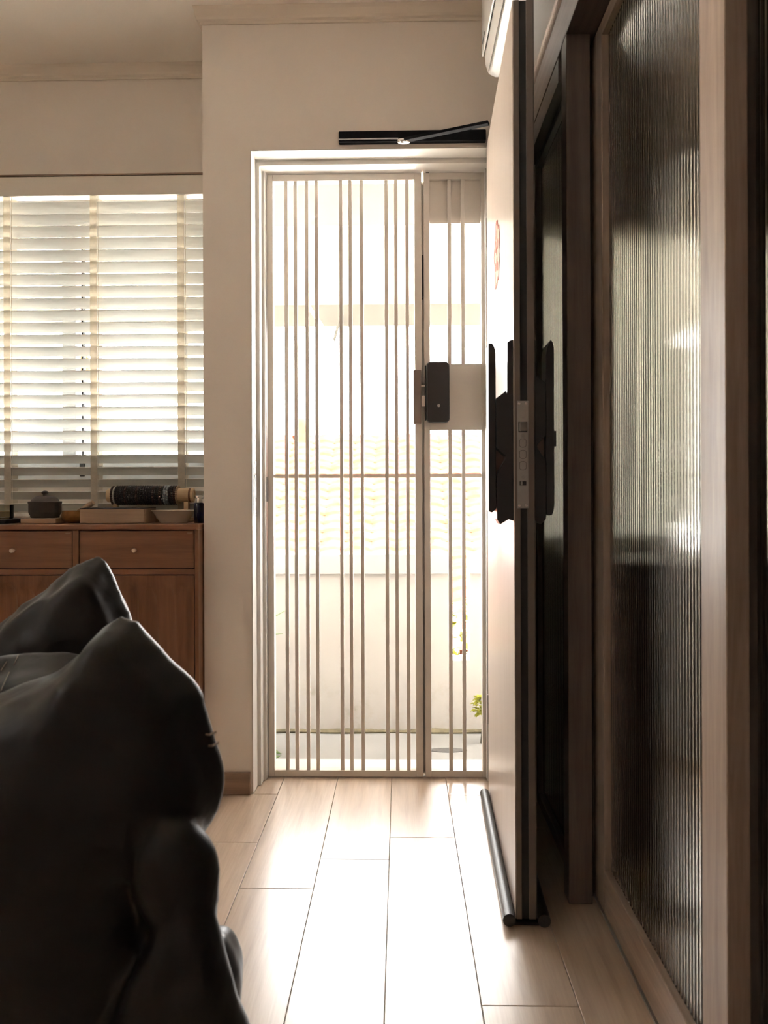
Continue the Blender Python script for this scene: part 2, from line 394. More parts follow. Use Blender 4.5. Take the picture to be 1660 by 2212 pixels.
# neighbour house with a tiled roof
ho = thing('house', (0, 17, -6), 'house with a terracotta tiled roof across the street', 'building')
obj('wall', box(B(), -3.2, 2.6, 15.3, 21, -6, -1.2), M_house, ho)
for i in range(3):
    wn = obj('window', holed(B(), 'y', 15.2, 15.3, (-2.6 + i * 1.9, -1.5 + i * 1.9, -3.2, -1.9), (-2.5 + i * 1.9, -1.6 + i * 1.9, -3.1, -2.0)), M_alu, ho)
    obj('pane', box(B(), -2.5 + i * 1.9, -1.6 + i * 1.9, 15.24, 15.26, -3.1, -2.0), M_glass, wn)
def slope(t): return (12.3 + 5.6 * t, -1.50 + 3.83 * t)
obj('roof_deck', prism(B(), [(12.35, -1.56), (17.9, 2.24), (23.0, -1.56)], 'x', -3.4, 2.75), M_tile, ho)
NR = 24
for r in range(NR):
    bm = B(); t0, t1 = r / NR, (r + 1.25) / NR
    y0, z0 = slope(t0); y1, z1 = slope(min(t1, 1.02))
    prof = []
    n = 26 * 6
    for i in range(n + 1):
        x = -3.45 + 6.25 * i / n; h = 0.05 * abs(math.sin(PI * i / 6 * 0.5 * 2 / 2))
        prof.append((x, h))
    top0 = [bm.verts.new((x, y0 - 0.05, z0 + 0.07 + h)) for x, h in prof]; top1 = [bm.verts.new((x, y1, z1 + 0.02 + h)) for x, h in prof]
    bot0 = [bm.verts.new((x, y0 - 0.05, z0 + 0.03)) for x, h in prof]
    for i in range(n):
        bm.faces.new((top0[i], top0[i + 1], top1[i + 1], top1[i])); bm.faces.new((bot0[i], bot0[i + 1], top0[i + 1], top0[i]))
    obj('tile_course', bm, M_tile, ho)
obj('ridge_cap', tube(B(), [(-3.45, 17.92, 2.33), (2.8, 17.92, 2.33)], 0.1, 10), M_tile, ho)
obj('chimney', box(B(), -2.42, -2.12, 17.6, 17.9, 1.9, 2.78), M_tile, ho)

# plants outside
def leaf_blade(bm, p, d, ln, wd, droop=0.3):
    d = Vector(d).normalized(); s = d.cross(Vector((0, 0, 1))).normalized() * wd
    a, m_, e = Vector(p), Vector(p) + d * ln * 0.5, Vector(p) + d * ln - Vector((0, 0, droop * ln))
    n = Vector((0, 0, 0.0008))
    v = [bm.verts.new(q) for q in (a - s * 0.3, a + s * 0.3, m_ + s, e, m_ - s)]
    u = [bm.verts.new(Vector(q.co) + n) for q in v]
    bm.faces.new(v[::-1]); bm.faces.new(u)
    for i in range(5): bm.faces.new((v[i], v[(i + 1) % 5], u[(i + 1) % 5], u[i]))
def potted(name, loc, label, h, spread, n, mat, pot=True, up=0.6, aim=None, wd=0.012):
    t = thing(name, loc, label, 'plant')
    x, y, z = loc
    if pot: obj('pot', lathe(B(), [(0.05, 0), (0.075, 0.13), (0.082, 0.13), (0.082, 0.15), (0.07, 0.15), (0.068, 0.12)], loc, 20), M_clay, t, smooth=True)
    obj('stem', tube(B(), [(x, y, z + (0.1 if pot else 0)), (x + 0.01, y, z + h * 0.5), (x, y + 0.005, z + h)], 0.006, 6), M_twig, t)
    bm = B()
    for i in range(n):
        a = random.uniform(0, 2 * PI); hz = z + h * random.uniform(0.35, 1.0)
        leaf_blade(bm, (x, y, hz), (math.cos(a), math.sin(a), random.uniform(-0.2, up)), spread * random.uniform(0.6, 1.1), wd)
    if aim:
        for p, d, ln in aim:
            e = Vector(p) + Vector(d).normalized() * ln
            tube(bm, [p, tuple((Vector(p) + e) / 2 + Vector((0, 0, 0.006))), tuple(e)], [0.0035, 0.0035, 0.001], 6)
    tag(obj('foliage', bm, mat, t), kind='stuff')
    return t
potted('strappy_plant', (-0.80, 3.35, -0.101), 'dark strappy potted plant beside the doorway outside the gate', 0.55, 0.24, 26, M_leaf, True, 0.6,
       [((-0.70, 3.30, 0.42), (0.205, 0.0, 0.125), 0.25), ((-0.70, 3.30, 0.415), (0.205, 0.0, 0.03), 0.19)])
potted('creeping_plant', (-0.53, 3.02, -0.101), 'low green plant at the foot of the left door jamb outside', 0.13, 0.075, 40, M_leaf, False, 0.6, None, 0.014)
def bush(name, loc, label, r, h, n, mat, leaf=0.05, vr=0.42):
    t = thing(name, loc, label, 'plant')
    x, y, z = loc
    obj('stem', tube(B(), [(x, y, z), (x + 0.02, y, z + h * 0.6)], 0.012, 6), M_twig, t)
    bm = B()
    for i in range(n):
        a = random.uniform(0, 2 * PI); q = random.uniform(0, PI); rr = r * random.uniform(0.3, 1) ** 0.5
        p = (x + rr * math.cos(a) * math.sin(q), y + rr * math.sin(a) * math.sin(q), z + h * 0.62 + h * vr * math.cos(q))
        leaf_blade(bm, p, (math.cos(a), math.sin(a), random.uniform(-0.3, 0.9)), leaf * random.uniform(0.7, 1.2), leaf * 0.28)
    tag(obj('foliage', bm, mat, t), kind='stuff'); return t
bush('garden_shrub', (0.32, 4.35, -6.0), 'yellow-green shrub seen through the slot in the parapet', 0.42, 6.65, 10, M_leafy, 0.07)
bm = B()
for i in range(420):
    a = random.uniform(0, 2 * PI); q = math.acos(random.uniform(-1, 1)); rr = random.uniform(0.3, 1) ** 0.4
    p = (0.33 + 0.30 * rr * math.cos(a) * math.sin(q), 4.35 + 0.25 * rr * math.sin(a) * math.sin(q), 0.13 + 0.33 * rr * math.cos(q))
    leaf_blade(bm, p, (math.cos(a), math.sin(a), random.uniform(-0.3, 0.9)), 0.07, 0.02)
sh = bpy.data.objects['garden_shrub']
tag(obj('leaf_crown', bm, M_leafy, sh), kind='stuff')
bush('yellow_tuft_plant', (0.372, 3.52, -0.101), 'small yellow-green tuft of leaves at the foot of the parapet', 0.04, 0.28, 150, M_leafy, 0.03, 0.13)

# ------------------------------------------------------------------ window behind the blind
wi = thing('window_1', (-1.43, 3.05, 1.1), kind='structure')
S('window_frame', holed(B(), 'y', 3.02, 3.08, (-2.119, -0.736, 1.101, 2.209), (-2.08, -0.775, 1.19, 2.17)), M_alu, wi, bevel=0.002)
S('window_stile', box(B(), -1.352, -1.298, 3.025, 3.075, 1.19, 2.17), M_alu, wi, bevel=0.002)
S('window_seal', box(B(), -1.278, -1.271, 3.035, 3.06, 1.19, 2.17), M_black, wi)
S('pane', box(B(), -2.08, -1.352, 3.048, 3.053, 1.19, 2.17), M_glass, wi)
S('pane', box(B(), -1.271, -0.775, 3.048, 3.053, 1.19, 2.17), M_glass, wi)
S('window_latch', box(B(), -1.276, -1.258, 3.005, 3.02, 1.12, 1.175), M_black, wi, bevel=0.003)
orn = thing('hanging_ornament', (-1.33, 3.16, 1.50), 'small orange ornament hanging outside the window behind the blind', 'ornament')
obj('ornament_body', lathe(B(), [(0.002, 0), (0.03, 0.01), (0.045, 0.05), (0.04, 0.09), (0.015, 0.118), (0.004, 0.122)], (-1.325, 3.16, 1.51), 20), M_orange, orn, smooth=True)
obj('cord', tube(B(), [(-1.325, 3.16, 1.63), (-1.325, 3.16, 2.2), (-1.325, 3.06, 2.21)], 0.002, 6), M_black, orn)

# ------------------------------------------------------------------ venetian blind
bl = thing('venetian_blind', (-1.41, 2.93, 0.97), 'off-white venetian blind with wide slats and beige tapes', 'blind')
BX0, BX1, BY = -2.13, -0.712, 2.925
obj('valance', box(B(), BX0 - 0.05, BX1 + 0.015, 2.886, 2.898, 2.189, 2.262), M_valance, bl, bevel=0.002)
obj('head_rail', box(B(), BX0, BX1, 2.902, 2.955, 2.196, 2.252), M_slat, bl)
obj('gap_shade_strip', box(B(), BX0 - 0.05, BX1 + 0.015, 2.885, 2.998, 2.264, 2.270), M_base, bl)  # dark strip painting the shaded gap above the head rail
th = math.radians(36)
bm = B()
prof = []
for i in range(7):
    u = -0.025 + 0.05 * i / 6; c = 0.0022 * (1 - (u / 0.025) ** 2)
    prof.append((u, c))
sec = [(u, c + 0.0014) for u, c in prof] + [(u, c - 0.0014) for u, c in prof[::-1]]
sec = [(BY * 0 + u * math.cos(th) - c * -math.sin(th) * 1, -u * math.sin(th) + c * math.cos(th)) for u, c in sec]
prism(bm, sec, 'x', BX0, BX1)
slat = obj('slat', bm, M_slat, None)
sm = slat.data
for p in sm.polygons: p.use_smooth = False
zs = [2.1569 - 0.0463 * i - 0.0 for i in range(26)]
zs = [z for z in zs if z > 0.985]
for i, z in enumerate(zs):
    o = slat if i == 0 else slat.copy()
    if i: C.objects.link(o)
    o.location = (0, BY, z); o.parent = bl; o.matrix_parent_inverse = INV[bl.name]
obj('bottom_rail', box(B(), BX0, BX1, BY - 0.024, BY + 0.024, 0.962, 0.978), M_slat, bl, bevel=0.004)
for x in (-1.842, -1.5084, -1.1736, -0.837):
    obj('ladder_tape', box(B(), x - 0.0132, x + 0.0132, BY - 0.0272, BY - 0.0262, 0.978, 2.196), M_tape, bl)
    obj('ladder_tape', box(B(), x - 0.0132, x + 0.0132, BY + 0.0262, BY + 0.0272, 0.978, 2.196), M_tape, bl)
    obj('lift_cord', tube(B(), [(x + 0.019, BY - 0.0285, 0.98), (x + 0.019, BY - 0.0285, 2.19)], 0.0012, 5), M_tape, bl)

# ------------------------------------------------------------------ security gate, two leaves
def rrect(x0, x1, z0, z1, r, n=5):
    p = []
    for cx, cz, a in ((x1 - r, z1 - r, 0), (x0 + r, z1 - r, PI / 2), (x0 + r, z0 + r, PI), (x1 - r, z0 + r, 1.5 * PI)):
        for i in range(n + 1): p.append((cx + r * math.cos(a + PI / 2 * i / n), cz + r * math.sin(a + PI / 2 * i / n)))
    return p
GY0, GY1 = 2.812, 2.848
def gate_leaf(label, x0, x1, wl, wr, bars, extra=None):
    g = thing('security_gate_leaf', ((x0 + x1) / 2, 2.83, 0.004), label, 'gate')
    zt0, zt1, zb0, zb1 = 2.203, 2.2265, 0.0045, 0.0275
    obj('stile', box(B(), x0, x0 + wl, GY0, GY1, zb0, zt1), M_gate, g, bevel=0.0015)
    obj('stile', box(B(), x1 - wr, x1, GY0, GY1, zb0, zt1), M_gate, g, bevel=0.0015)
    obj('top_rail', box(B(), x0 + wl, x1 - wr, GY0, GY1, zt0, zt1), M_gate, g, bevel=0.0015)
    obj('bottom_rail', box(B(), x0 + wl, x1 - wr, GY0, GY1, zb0, zb1), M_gate, g, bevel=0.0015)
    obj('middle_rail', box(B(), x0 + wl, x1 - wr, 2.826, 2.836, 1.107, 1.1205), M_gate, g)
    for x in bars:
        if extra:
            obj('bar', box(B(), x - 0.0068, x + 0.0068, 2.814, 2.8255, zb1, zt0), M_gate, g, bevel=0.001)
        else:
            obj('bar', box(B(), x - 0.0066, x + 0.0066, 2.815, 2.8255, zb1, zt0), M_gate, g, bevel=0.001)
    return g
g1 = gate_leaf('wide pale metal gate leaf with ten slim vertical bars', -0.4915, 0.0800, 0.0225, 0.0262,
               (-0.4208, -0.386, -0.3443, -0.308, -0.2179, -0.1832, -0.1413, -0.05, -0.0145, 0.0267))
obj('strike_box', box(B(), 0.0478, 0.0763, 2.787, 2.811, 1.3014, 1.4987), M_dooredge, g1, bevel=0.003)
obj('cover_strip', box(B(), 0.073, 0.0935, 2.8492, 2.8535, 0.006, 2.205), M_gate, g1)
obj('hinge', tube(B(), [(-0.4925, 2.806, 1.02), (-0.4925, 2.806, 1.11)], 0.004, 8), M_steel, g1)
g2 = gate_leaf('narrow pale metal gate leaf with lock plate beside the open door', 0.0878, 0.3168, 0.0222, 0.0188, (0.1825, 0.2318), True)
obj('top_panel', box(B(), 0.110, 0.298, 2.828, 2.834, 2.0455, 2.203), M_gate, g2)
obj('lock_panel', box(B(), 0.110, 0.298, 2.8125, 2.8135, 1.2802, 1.5233), M_gate, g2)
lk = obj('gate_lock', prism(B(), rrect(0.0955, 0.1789, 1.306, 1.526, 0.014), 'y', 2.777, 2.8115), M_blackmetal, g2, bevel=0.004, seg=3, smooth=True)
obj('keyhole', lathe(B(), [(0.0055, 0), (0.0055, 0.0015), (0.0035, 0.0018)], (0.1395, 2.777, 1.367), 16, 'y'), M_steel, lk)
obj('lock_side', box(B(), 0.090, 0.0952, 2.785, 2.811, 1.315, 1.515), M_black, lk, bevel=0.002)
obj('latch_bolt', box(B(), 0.0765, 0.0948, 2.792, 2.806, 1.365, 1.405), M_chrome, lk, bevel=0.001)
obj('latch_pin', box(B(), 0.0765, 0.0948, 2.796, 2.803, 1.438, 1.444), M_chrome, lk)
obj('edge_catch', box(B(), 0.0806, 0.0872, 2.820, 2.846, 1.7692, 1.9269), M_black, g2)
obj('pivot_cap', box(B(), 0.097, 0.109, 2.815, 2.83, 2.2266, 2.2296), M_black, g2)

# ------------------------------------------------------------------ open front door
DL, DT = 0.792, 0.047
door = thing('door_1', (0.2778, 1.861, 0.0), kind='structure', rotz=-math.atan2(0.0262, 0.799))
def D(name, bm, mat, parent=None, **k): return obj(name, bm, mat, parent or door, local=True, **k)
DB, DTOP = 0.014, 2.2455
D('edge_strip', box(B(), 0.0, 0.0134, 0, DL, DB, DTOP), M_dooredge, bevel=0.001)
D('edge_strip', box(B(), 0.0302, DT, 0, DL, DB, DTOP), M_dooredge, bevel=0.001)
D('edge_seal', box(B(), 0.0134, 0.0302, 0.004, DL, DB, DTOP), M_black)
D('inner_face', box(B(), -0.0022, -0.0001, 0.0012, DL, DB + 0.001, DTOP), M_doorface)
D('outer_face', box(B(), DT + 0.0001, DT + 0.002, 0.0012, DL, DB + 0.001, DTOP), M_doorback)
fp = D('face_plate', box(B(), 0.0056, 0.0325, -0.0016, 0.0035, 1.0118, 1.2723), M_steel, bevel=0.0006)
PXC = 0.019
for dx, z in ((-0.0085, 1.2656), (0.0085, 1.2656), (-0.0085, 1.0182), (0.0085, 1.0182), (0, 1.233), (0, 1.1802), (0, 1.188), (0, 1.087), (0, 1.0533)):
    s_ = D('screw', lathe(B(), [(0.0036, 0), (0.0036, 0.0008), (0.003, 0.0014), (0.0014, 0.0014), (0.0012, 0.0006)], (PXC + dx, -0.0016, z), 14, 'y'), M_chrome if dx else M_steel, fp)
D('latch_recess', box(B(), PXC - 0.0105, PXC + 0.0105, -0.0019, -0.0014, 1.196, 1.2215), M_black, fp)
D('latch_bolt', prism(B(), [(PXC - 0.008, -0.0019), (PXC + 0.0095, -0.0019), (PXC + 0.0095, -0.004), (PXC - 0.008, -0.011)], 'z', 1.1985, 1.2205), M_steel, fp, bevel=0.0008)
D('deadlatch', box(B(), PXC - 0.008, PXC + 0.008, -0.0024, -0.0014, 1.067, 1.0775), M_black, fp)
D('deadlatch_roller', tube(B(), [(PXC - 0.003, -0.002, 1.0675), (PXC - 0.003, -0.002, 1.077)], 0.003, 10), M_steel, fp)
def stadium(w_, h_, n=8):
    r = h_ / 2; a0 = math.acos(min(1, w_ / 2 / r)) if w_ / 2 < r else 0
    p = []
    for i in range(n + 1):
        a = a0 + (PI - 2 * a0) * i / n; p.append((r * math.cos(a), r * math.sin(a)))
    for i in range(n + 1):
        a = PI + a0 + (PI - 2 * a0) * i / n; p.append((r * math.cos(a), r * math.sin(a)))
    return p
for z in (1.1701, 1.1425, 1.1151):
    r_ = D('bolt_ring', prism(B(), [(PXC + u, z + v) for u, v in stadium(0.0165, 0.0215)], 'y', -0.0019, -0.0014), M_black, fp)
    D('dead_bolt', prism(B(), [(PXC + u, z + v) for u, v in stadium(0.0148, 0.0198)], 'y', -0.0026, -0.0016), M_steel, fp)
# smart lock, inner side
def pj(pts, x0=0.2778): return [(x - x0, z) for x, z in pts]
LY0, LY1 = 0.012, 0.088
inner = [(.2756, 1.4237), (.268, 1.4222), (.2613, 1.417), (.2613, 1.293), (.2592, 1.293), (.2575, 1.299), (.2545, 1.296), (.2338, 1.2808), (.2338, 1.16), (.2565, 1.139), (.2565, 1.133),
         (.2545, 1.128), (.238, 1.10), (.2352, 1.0888), (.2352, .985), (.2428, .9718), (.263, .9845), (.2756, .981)]
il = D('lock_body', prism(B(), pj(inner), 'y', LY0, LY1), M_blackmetal, bevel=0.0015)
D('pull_handle', prism(B(), pj([(.2157, 1.0045), (.2235, 1.001), (.229, 1.0055), (.2335, 1.012), (.2335, 1.395), (.2305, 1.408), (.225, 1.4165), (.218, 1.4175), (.2157, 1.414)]), 'y', LY0 + 0.004, LY1 - 0.004), M_blackmetal, il, bevel=0.0015)
D('handle_inlay', prism(B(), pj([(.2336, 1.165), (.2562, 1.141), (.2560, 1.131), (.2375, 1.100), (.2351, 1.088), (.2351, 1.01), (.2336, 1.005)]), 'y', 0.05, LY1 - 0.006), M_bronze, il)
outer = [(.3278, 1.4232), (.3310, 1.4215), (.3326, 1.415), (.3323, 1.3358), (.3545, 1.318), (.3548, 1.19), (.3335, 1.166), (.3340, 1.158), (.353, 1.13), (.3545, 1.12), (.3545, .985), (.3423, .9726), (.3278, .981)]
ol = D('lock_body', prism(B(), pj(outer), 'y', LY0, LY1), M_blackmetal, bevel=0.0015)
D('pull_handle', prism(B(), pj([(.3552, .996), (.3600, .9935), (.3690, .9942), (.3735, 1.004), (.3752, 1.02), (.3752, 1.405), (.3725, 1.418), (.3680, 1.4228), (.3620, 1.417), (.3570, 1.404), (.3550, 1.385)]), 'y', LY0 + 0.004, LY1 - 0.004), M_blackmetal, ol, bevel=0.0015)
D('handle_inlay', prism(B(), pj([(.3550, 1.186), (.3338, 1.164), (.3345, 1.156), (.3538, 1.128), (.3550, 1.0)]), 'y', 0.05, LY1 - 0.006), M_bronze, ol)
D('thumb_pad', box(B(), .3753 - .2778, .3826 - .2778, 0.03, 0.06, 1.163, 1.2016), M_blackmetal, ol, bevel=0.001)
for z in (0.3, 1.15, 1.95):
    D('hinge', tube(B(), [(-0.002, DL + 0.004, z - 0.05), (-0.002, DL + 0.004, z + 0.05)], 0.005, 10), M_steel)
# paper cut-out on the inner face
ct = thing('paper_cutout', (0.2898, 2.28, 1.76), 'pale pink paper cut-out stuck on the open door', 'sticker')
bm = B()
out = []
N = 40
for i in range(N):
    a = 2 * PI * i / N; r = 1 + 0.10 * math.sin(5 * a + 0.6) + 0.06 * math.sin(11 * a)
    out.append((0.082 * r * math.cos(a), 0.095 * r * math.sin(a)))
ang = math.atan2(0.0262, 0.799)
def on_door(t, z, off):   # t metres from the leaf's free edge
    return (0.2778 + t * math.sin(ang) - off * math.cos(ang), 1.861 + t * math.cos(ang) + off * math.sin(ang), z)
def plate(bm, loops, o0, o1, tc, zc):
    ra = [[bm.verts.new(on_door(tc + u, zc + v, o)) for u, v in lp] for o in (o0, o1) for lp in loops]
    return ra
def ring_plate(bm, outer, inner, o0, o1, tc, zc):
    A, Bq = [[bm.verts.new(on_door(tc + u, zc + v, o)) for u, v in outer] for o in (o0, o1)]
    Cq, Dq = [[bm.verts.new(on_door(tc + u, zc + v, o)) for u, v in inner] for o in (o0, o1)]
    n = len(outer)
    for i in range(n):
        j = (i + 1) % n
        for q in ((A[i], A[j], Cq[j], Cq[i]), (Bq[i], Dq[i], Dq[j], Bq[j]), (A[i], Bq[i], Bq[j], A[j]), (Cq[i], Cq[j], Dq[j], Dq[i])): bm.faces.new(q)
ring_plate(bm, out, [(u * 0.9, v * 0.9) for u, v in out], 0.0023, 0.0034, 0.418, 1.76)
obj('border', bm, M_pink, ct)
bm = B()
v0 = [bm.verts.new(on_door(0.418 + u * 0.9, 1.76 + v * 0.9, 0.0023)) for u, v in out]; v1 = [bm.verts.new(on_door(0.418 + u * 0.9, 1.76 + v * 0.9, 0.0028)) for u, v in out]
bm.faces.new(v0); bm.faces.new(v1[::-1])
for i in range(N): bm.faces.new((v0[i], v1[i], v1[(i + 1) % N], v0[(i + 1) % N]))
obj('sheet', bm, M_pinkpale, ct)
for (du, dv, r) in ((0.03, 0.03, .014), (-0.03, 0.02, .012), (0.0, -0.03, .016), (0.035, -0.03, .01), (-0.03, -0.045, .011), (0.0, 0.055, .012), (0.005, 0.01, .01)):
    bm = B(); pl = [(du + r * math.cos(a), dv + 1.3 * r * math.sin(a)) for a in (2 * PI * k / 10 for k in range(10))]
    ring_plate(bm, pl, [(du + (u - du) * .6, dv + (v - dv) * .6) for u, v in pl], 0.0029, 0.0034, 0.418, 1.76)
    obj('petal', bm, M_pink, ct)
# draft stopper: two foam tubes either side of the leaf, joined by a strip under it
ds = thing('draft_stopper', (0.295, 2.25, 0), 'black foam draft stopper clamped under the open door', 'draft stopper')
def tubeline(name, off, r, t0, t1):
    a, b = on_door(t0, r + 0.002, off), on_door(t1, r + 0.002, off)
    pts = [tuple(a[k] + (b[k] - a[k]) * i / 24 for k in range(3)) for i in range(25)]
    return obj(name, tube(B(), pts, r, 18), M_foam, ds, smooth=True)
tubeline('foam_tube', 0.0185, 0.0155, -0.012, DL - 0.02)
tubeline('foam_tube', -DT - 0.0185, 0.0155, -0.012, DL - 0.02)
bm = B()
vs = [bm.verts.new(on_door(t, z, o)) for t in (-0.005, DL - 0.03) for o in (0.012, -DT - 0.012) for z in (0.003, 0.010)]
for f in ((0, 1, 3, 2), (4, 6, 7, 5), (0, 4, 5, 1), (2, 3, 7, 6), (0, 2, 6, 4), (1, 5, 7, 3)): bm.faces.new([vs[i] for i in f])
obj('fabric_strip', bm, M_black, ds)

# ------------------------------------------------------------------ door closer
dc = thing('door_closer', (0.04, 2.64, 2.262), 'black door closer rail with its arm above the doorway', 'door closer')
obj('slide_rail', box(B(), -0.2102, 0.298, 2.632, 2.6575, 2.262, 2.300), M_blackmatte, dc, bevel=0.003)
obj('rail_lip', box(B(), -0.2095, -0.004, 2.627, 2.632, 2.268, 2.2715), M_steel, dc)
a0, a1 = Vector((0.012, 2.612, 2.2535)), Vector((0.2915, 2.50, 2.2555))
dv = (a1 - a0).normalized(); sv = Vector((dv.y, -dv.x, 0)) * 0.011
bm = B()
vs = [bm.verts.new(p + s + Vector((0, 0, h))) for p in (a0, a1) for s in (-sv, sv) for h in (-0.004, 0.006)]
for f in ((0, 1, 3, 2), (4, 6, 7, 5), (0, 4, 5, 1), (2, 3, 7, 6), (0, 2, 6, 4), (1, 5, 7, 3)): bm.faces.new([vs[i] for i in f])
obj('arm', bm, M_blackmatte, dc, bevel=0.002)
kn = obj('arm_joint', lathe(B(), [(0.013, -0.006), (0.015, -0.003), (0.015, 0.004), (0.012, 0.006)], (0.015, 2.611, 2.2525), 20, 'z', 1.5, 0.8), M_chrome, dc, smooth=True)
obj('joint_screw', lathe(B(), [(0.005, -0.009), (0.005, -0.005)], (0.010, 2.611, 2.2525), 12), M_steel, kn)
obj('slide_block', box(B(), 0.004, 0.03, 2.6, 2.634, 2.2575, 2.268), M_blackmatte, dc)

# ------------------------------------------------------------------ right side: casing and fluted sliding doors
LX = 0.4255
cs = thing('trim_5', (0.48, 1.0, 0), kind='structure')
S('lintel', box(B(), LX, 0.59, YB + 0.001, YF - 0.001, 2.218, 2.335), M_casing_y, cs, bevel=0.002)
S('lintel_cap', box(B(), LX - 0.012, 0.60, YB + 0.001, YF - 0.001, 2.335, 2.385), M_panelwood_y, cs, bevel=0.006)
S('post', box(B(), LX, 0.4862, 1.956, 2.012, 0.001, 2.218), M_casing, cs, bevel=0.002)
S('post', box(B(), 0.4862, 0.54, 2.004, 2.06, 0.001, 2.218), M_casing, cs, bevel=0.002)
S('post', box(B(), 0.44, 0.468, 2.60, YF - 0.001, 0.001, 2.218), M_casing, cs, bevel=0.002)
S('jamb_gap_shade', box(B(), 0.4866, 0.497, 1.993, 2.003, 0.002, 2.21), M_black, cs)  # black strip painting the shade in the gap between post and sliding door
def fluted_pane(name, x0, y0, y1, z0, z1, parent, pitch=0.015):
    bm = B(); n = int(round((y1 - y0) / pitch)); sub = 10; cols = []
    for i in range(n * sub + 1):
        t = i / sub; y = y0 + (y1 - y0) * t / n
        x = x0 - 0.00094 * (1 - (2 * (t - math.floor(t)) - 1) ** 2)
        cols.append((bm.verts.new((x, y, z0)), bm.verts.new((x, y, z1))))
    for a, b in zip(cols, cols[1:]): bm.faces.new((a[0], b[0], b[1], a[1]))
    k = [bm.verts.new((x0 + 0.004, y0, z0)), bm.verts.new((x0 + 0.004, y0, z1)), bm.verts.new((x0 + 0.004, y1, z0)), bm.verts.new((x0 + 0.004, y1, z1))]
    bm.faces.new((k[0], k[1], k[3], k[2]))
    bm.faces.new((cols[0][0], cols[0][1], k[1], k[0])); bm.faces.new((cols[-1][0], k[2], k[3], cols[-1][1]))
    bm.faces.new([c[0] for c in cols] + [k[2], k[0]]); bm.faces.new([c[1] for c in cols][::-1] + [k[1], k[3]])
    bmesh.ops.recalc_face_normals(bm, faces=bm.faces)
    me = bpy.data.meshes.new(name); bm.to_mesh(me); bm.free(); me.materials.append(M_flute)
    for p in me.polygons: p.use_smooth = len(p.vertices) == 4 and abs(p.normal.x) > 0.1
    try: me.set_sharp_from_angle(angle=math.radians(12))
    except Exception: pass
    o = bpy.data.objects.new(name, me); C.objects.link(o); o.parent = parent; o.matrix_parent_inverse = INV[parent.name]
    return o
def slider(name, x0, y0, y1, zt, sw, far_sw, mats, rail=0.115, top=0.035):
    t = thing(name, (x0 + 0.018, (y0 + y1) / 2, 0.012), kind='structure')
    x1 = x0 + 0.036
    S('stile', box(B(), x0, x1, y0, y0 + sw, 0.012, zt), mats[0], t, bevel=0.002)
    S('stile', box(B(), x0, x1, y1 - far_sw, y1, 0.012, zt), mats[0], t, bevel=0.002)
    S('bottom_rail', box(B(), x0, x1, y0 + sw, y1 - far_sw, 0.012, rail), mats[1], t, bevel=0.002)
    S('top_rail', box(B(), x0, x1, y0 + sw, y1 - far_sw, zt - top, zt), mats[1], t, bevel=0.002)
    fluted_pane('glass_pane', x0 + 0.017, y0 + sw, y1 - far_sw, rail, zt - top, t)
    return t
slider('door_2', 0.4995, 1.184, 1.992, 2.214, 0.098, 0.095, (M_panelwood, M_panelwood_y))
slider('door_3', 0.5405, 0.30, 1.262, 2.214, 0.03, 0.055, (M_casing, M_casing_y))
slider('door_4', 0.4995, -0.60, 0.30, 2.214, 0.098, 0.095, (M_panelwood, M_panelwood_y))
slider('door_5', 0.455, 2.0145, 2.578, 2.150, 0.02, 0.02, (M_dooredge, M_dooredge), 0.05, 0.02)
S('transom', box(B(), 0.4275, 0.50, 2.062, 2.579, 2.152, 2.217), M_casing_y, cs)
S('floor_track', box(B(), 0.4975, 0.585, -0.6, 2.002, 0.0006, 0.006), M_steel, cs)
S('wall_kitchen_end', box(B(), 0.455, 0.60, YB + 0.001, -0.60, 0, 2.217), M_wall)

# kitchen behind the fluted glass
kw = thing('window_2', (1.15, 2.75, 0.86), kind='structure')
S('window_frame', holed(B(), 'y', 2.74, 2.79, (0.491, 1.749, 0.861, 1.979), (0.515, 1.71, 0.90, 1.94)), M_alu, kw)
S('pane', box(B(), 0.515, 1.71, 2.762, 2.767, 0.90, 1.94), M_glass, kw)
obj('added_dimming_shade', box(B(), 0.492, 1.748, 2.700, 2.7015, 0.862, 1.978), M_curtain, None, label='pale shade added to dim the kitchen window behind the fluted glass', cat='blind')  # sheet added to cut the sky brightness seen through the fluted glass
kc = thing('kitchen_counter', (1.4, 2.4, 0), 'dim kitchen counter behind the fluted glass doors', 'counter')
obj('cabinet', box(B(), 0.66, 2.29, 2.14, 2.655, 0.0, 0.81), M_casing, kc)
obj('worktop', box(B(), 0.65, 2.295, 2.12, 2.657, 0.81, 0.85), M_doorback, kc, bevel=0.003)
for i in range(3):
    dq = obj('cabinet_door', box(B(), 0.665 + i * 0.54, 1.195 + i * 0.54, 2.122, 2.139, 0.09, 0.80), M_casing, kc, bevel=0.002)
    obj('handle', box(B(), 0.90 + i * 0.54, 0.96 + i * 0.54, 2.112, 2.122, 0.74, 0.75), M_steel, dq)

# ------------------------------------------------------------------ air conditioner
ac = thing('air_conditioner', (0.35, 2.0, 2.345), 'white split air conditioner high on the right wall', 'air conditioner')
prof = [(0.4395, 2.352), (0.300, 2.345), (0.278, 2.356), (0.268, 2.385), (0.264, 2.60), (0.275, 2.635), (0.4395, 2.64)]
obj('casing', prism(B(), prof, 'y', 1.56, 2.395), M_white, ac, bevel=0.008, seg=3, smooth=True)
obj('front_panel', box(B(), 0.2575, 0.263, 1.575, 2.38, 2.402, 2.61), M_white, ac, bevel=0.003)
obj('air_flap', prism(B(), [(0.277, 2.350), (0.2655, 2.392), (0.2635, 2.391), (0.2745, 2.347)], 'y', 1.60, 2.36), M_white, ac)
obj('display_slot', box(B(), 0.2562, 0.2574, 2.30, 2.36, 2.43, 2.436), M_black, ac)

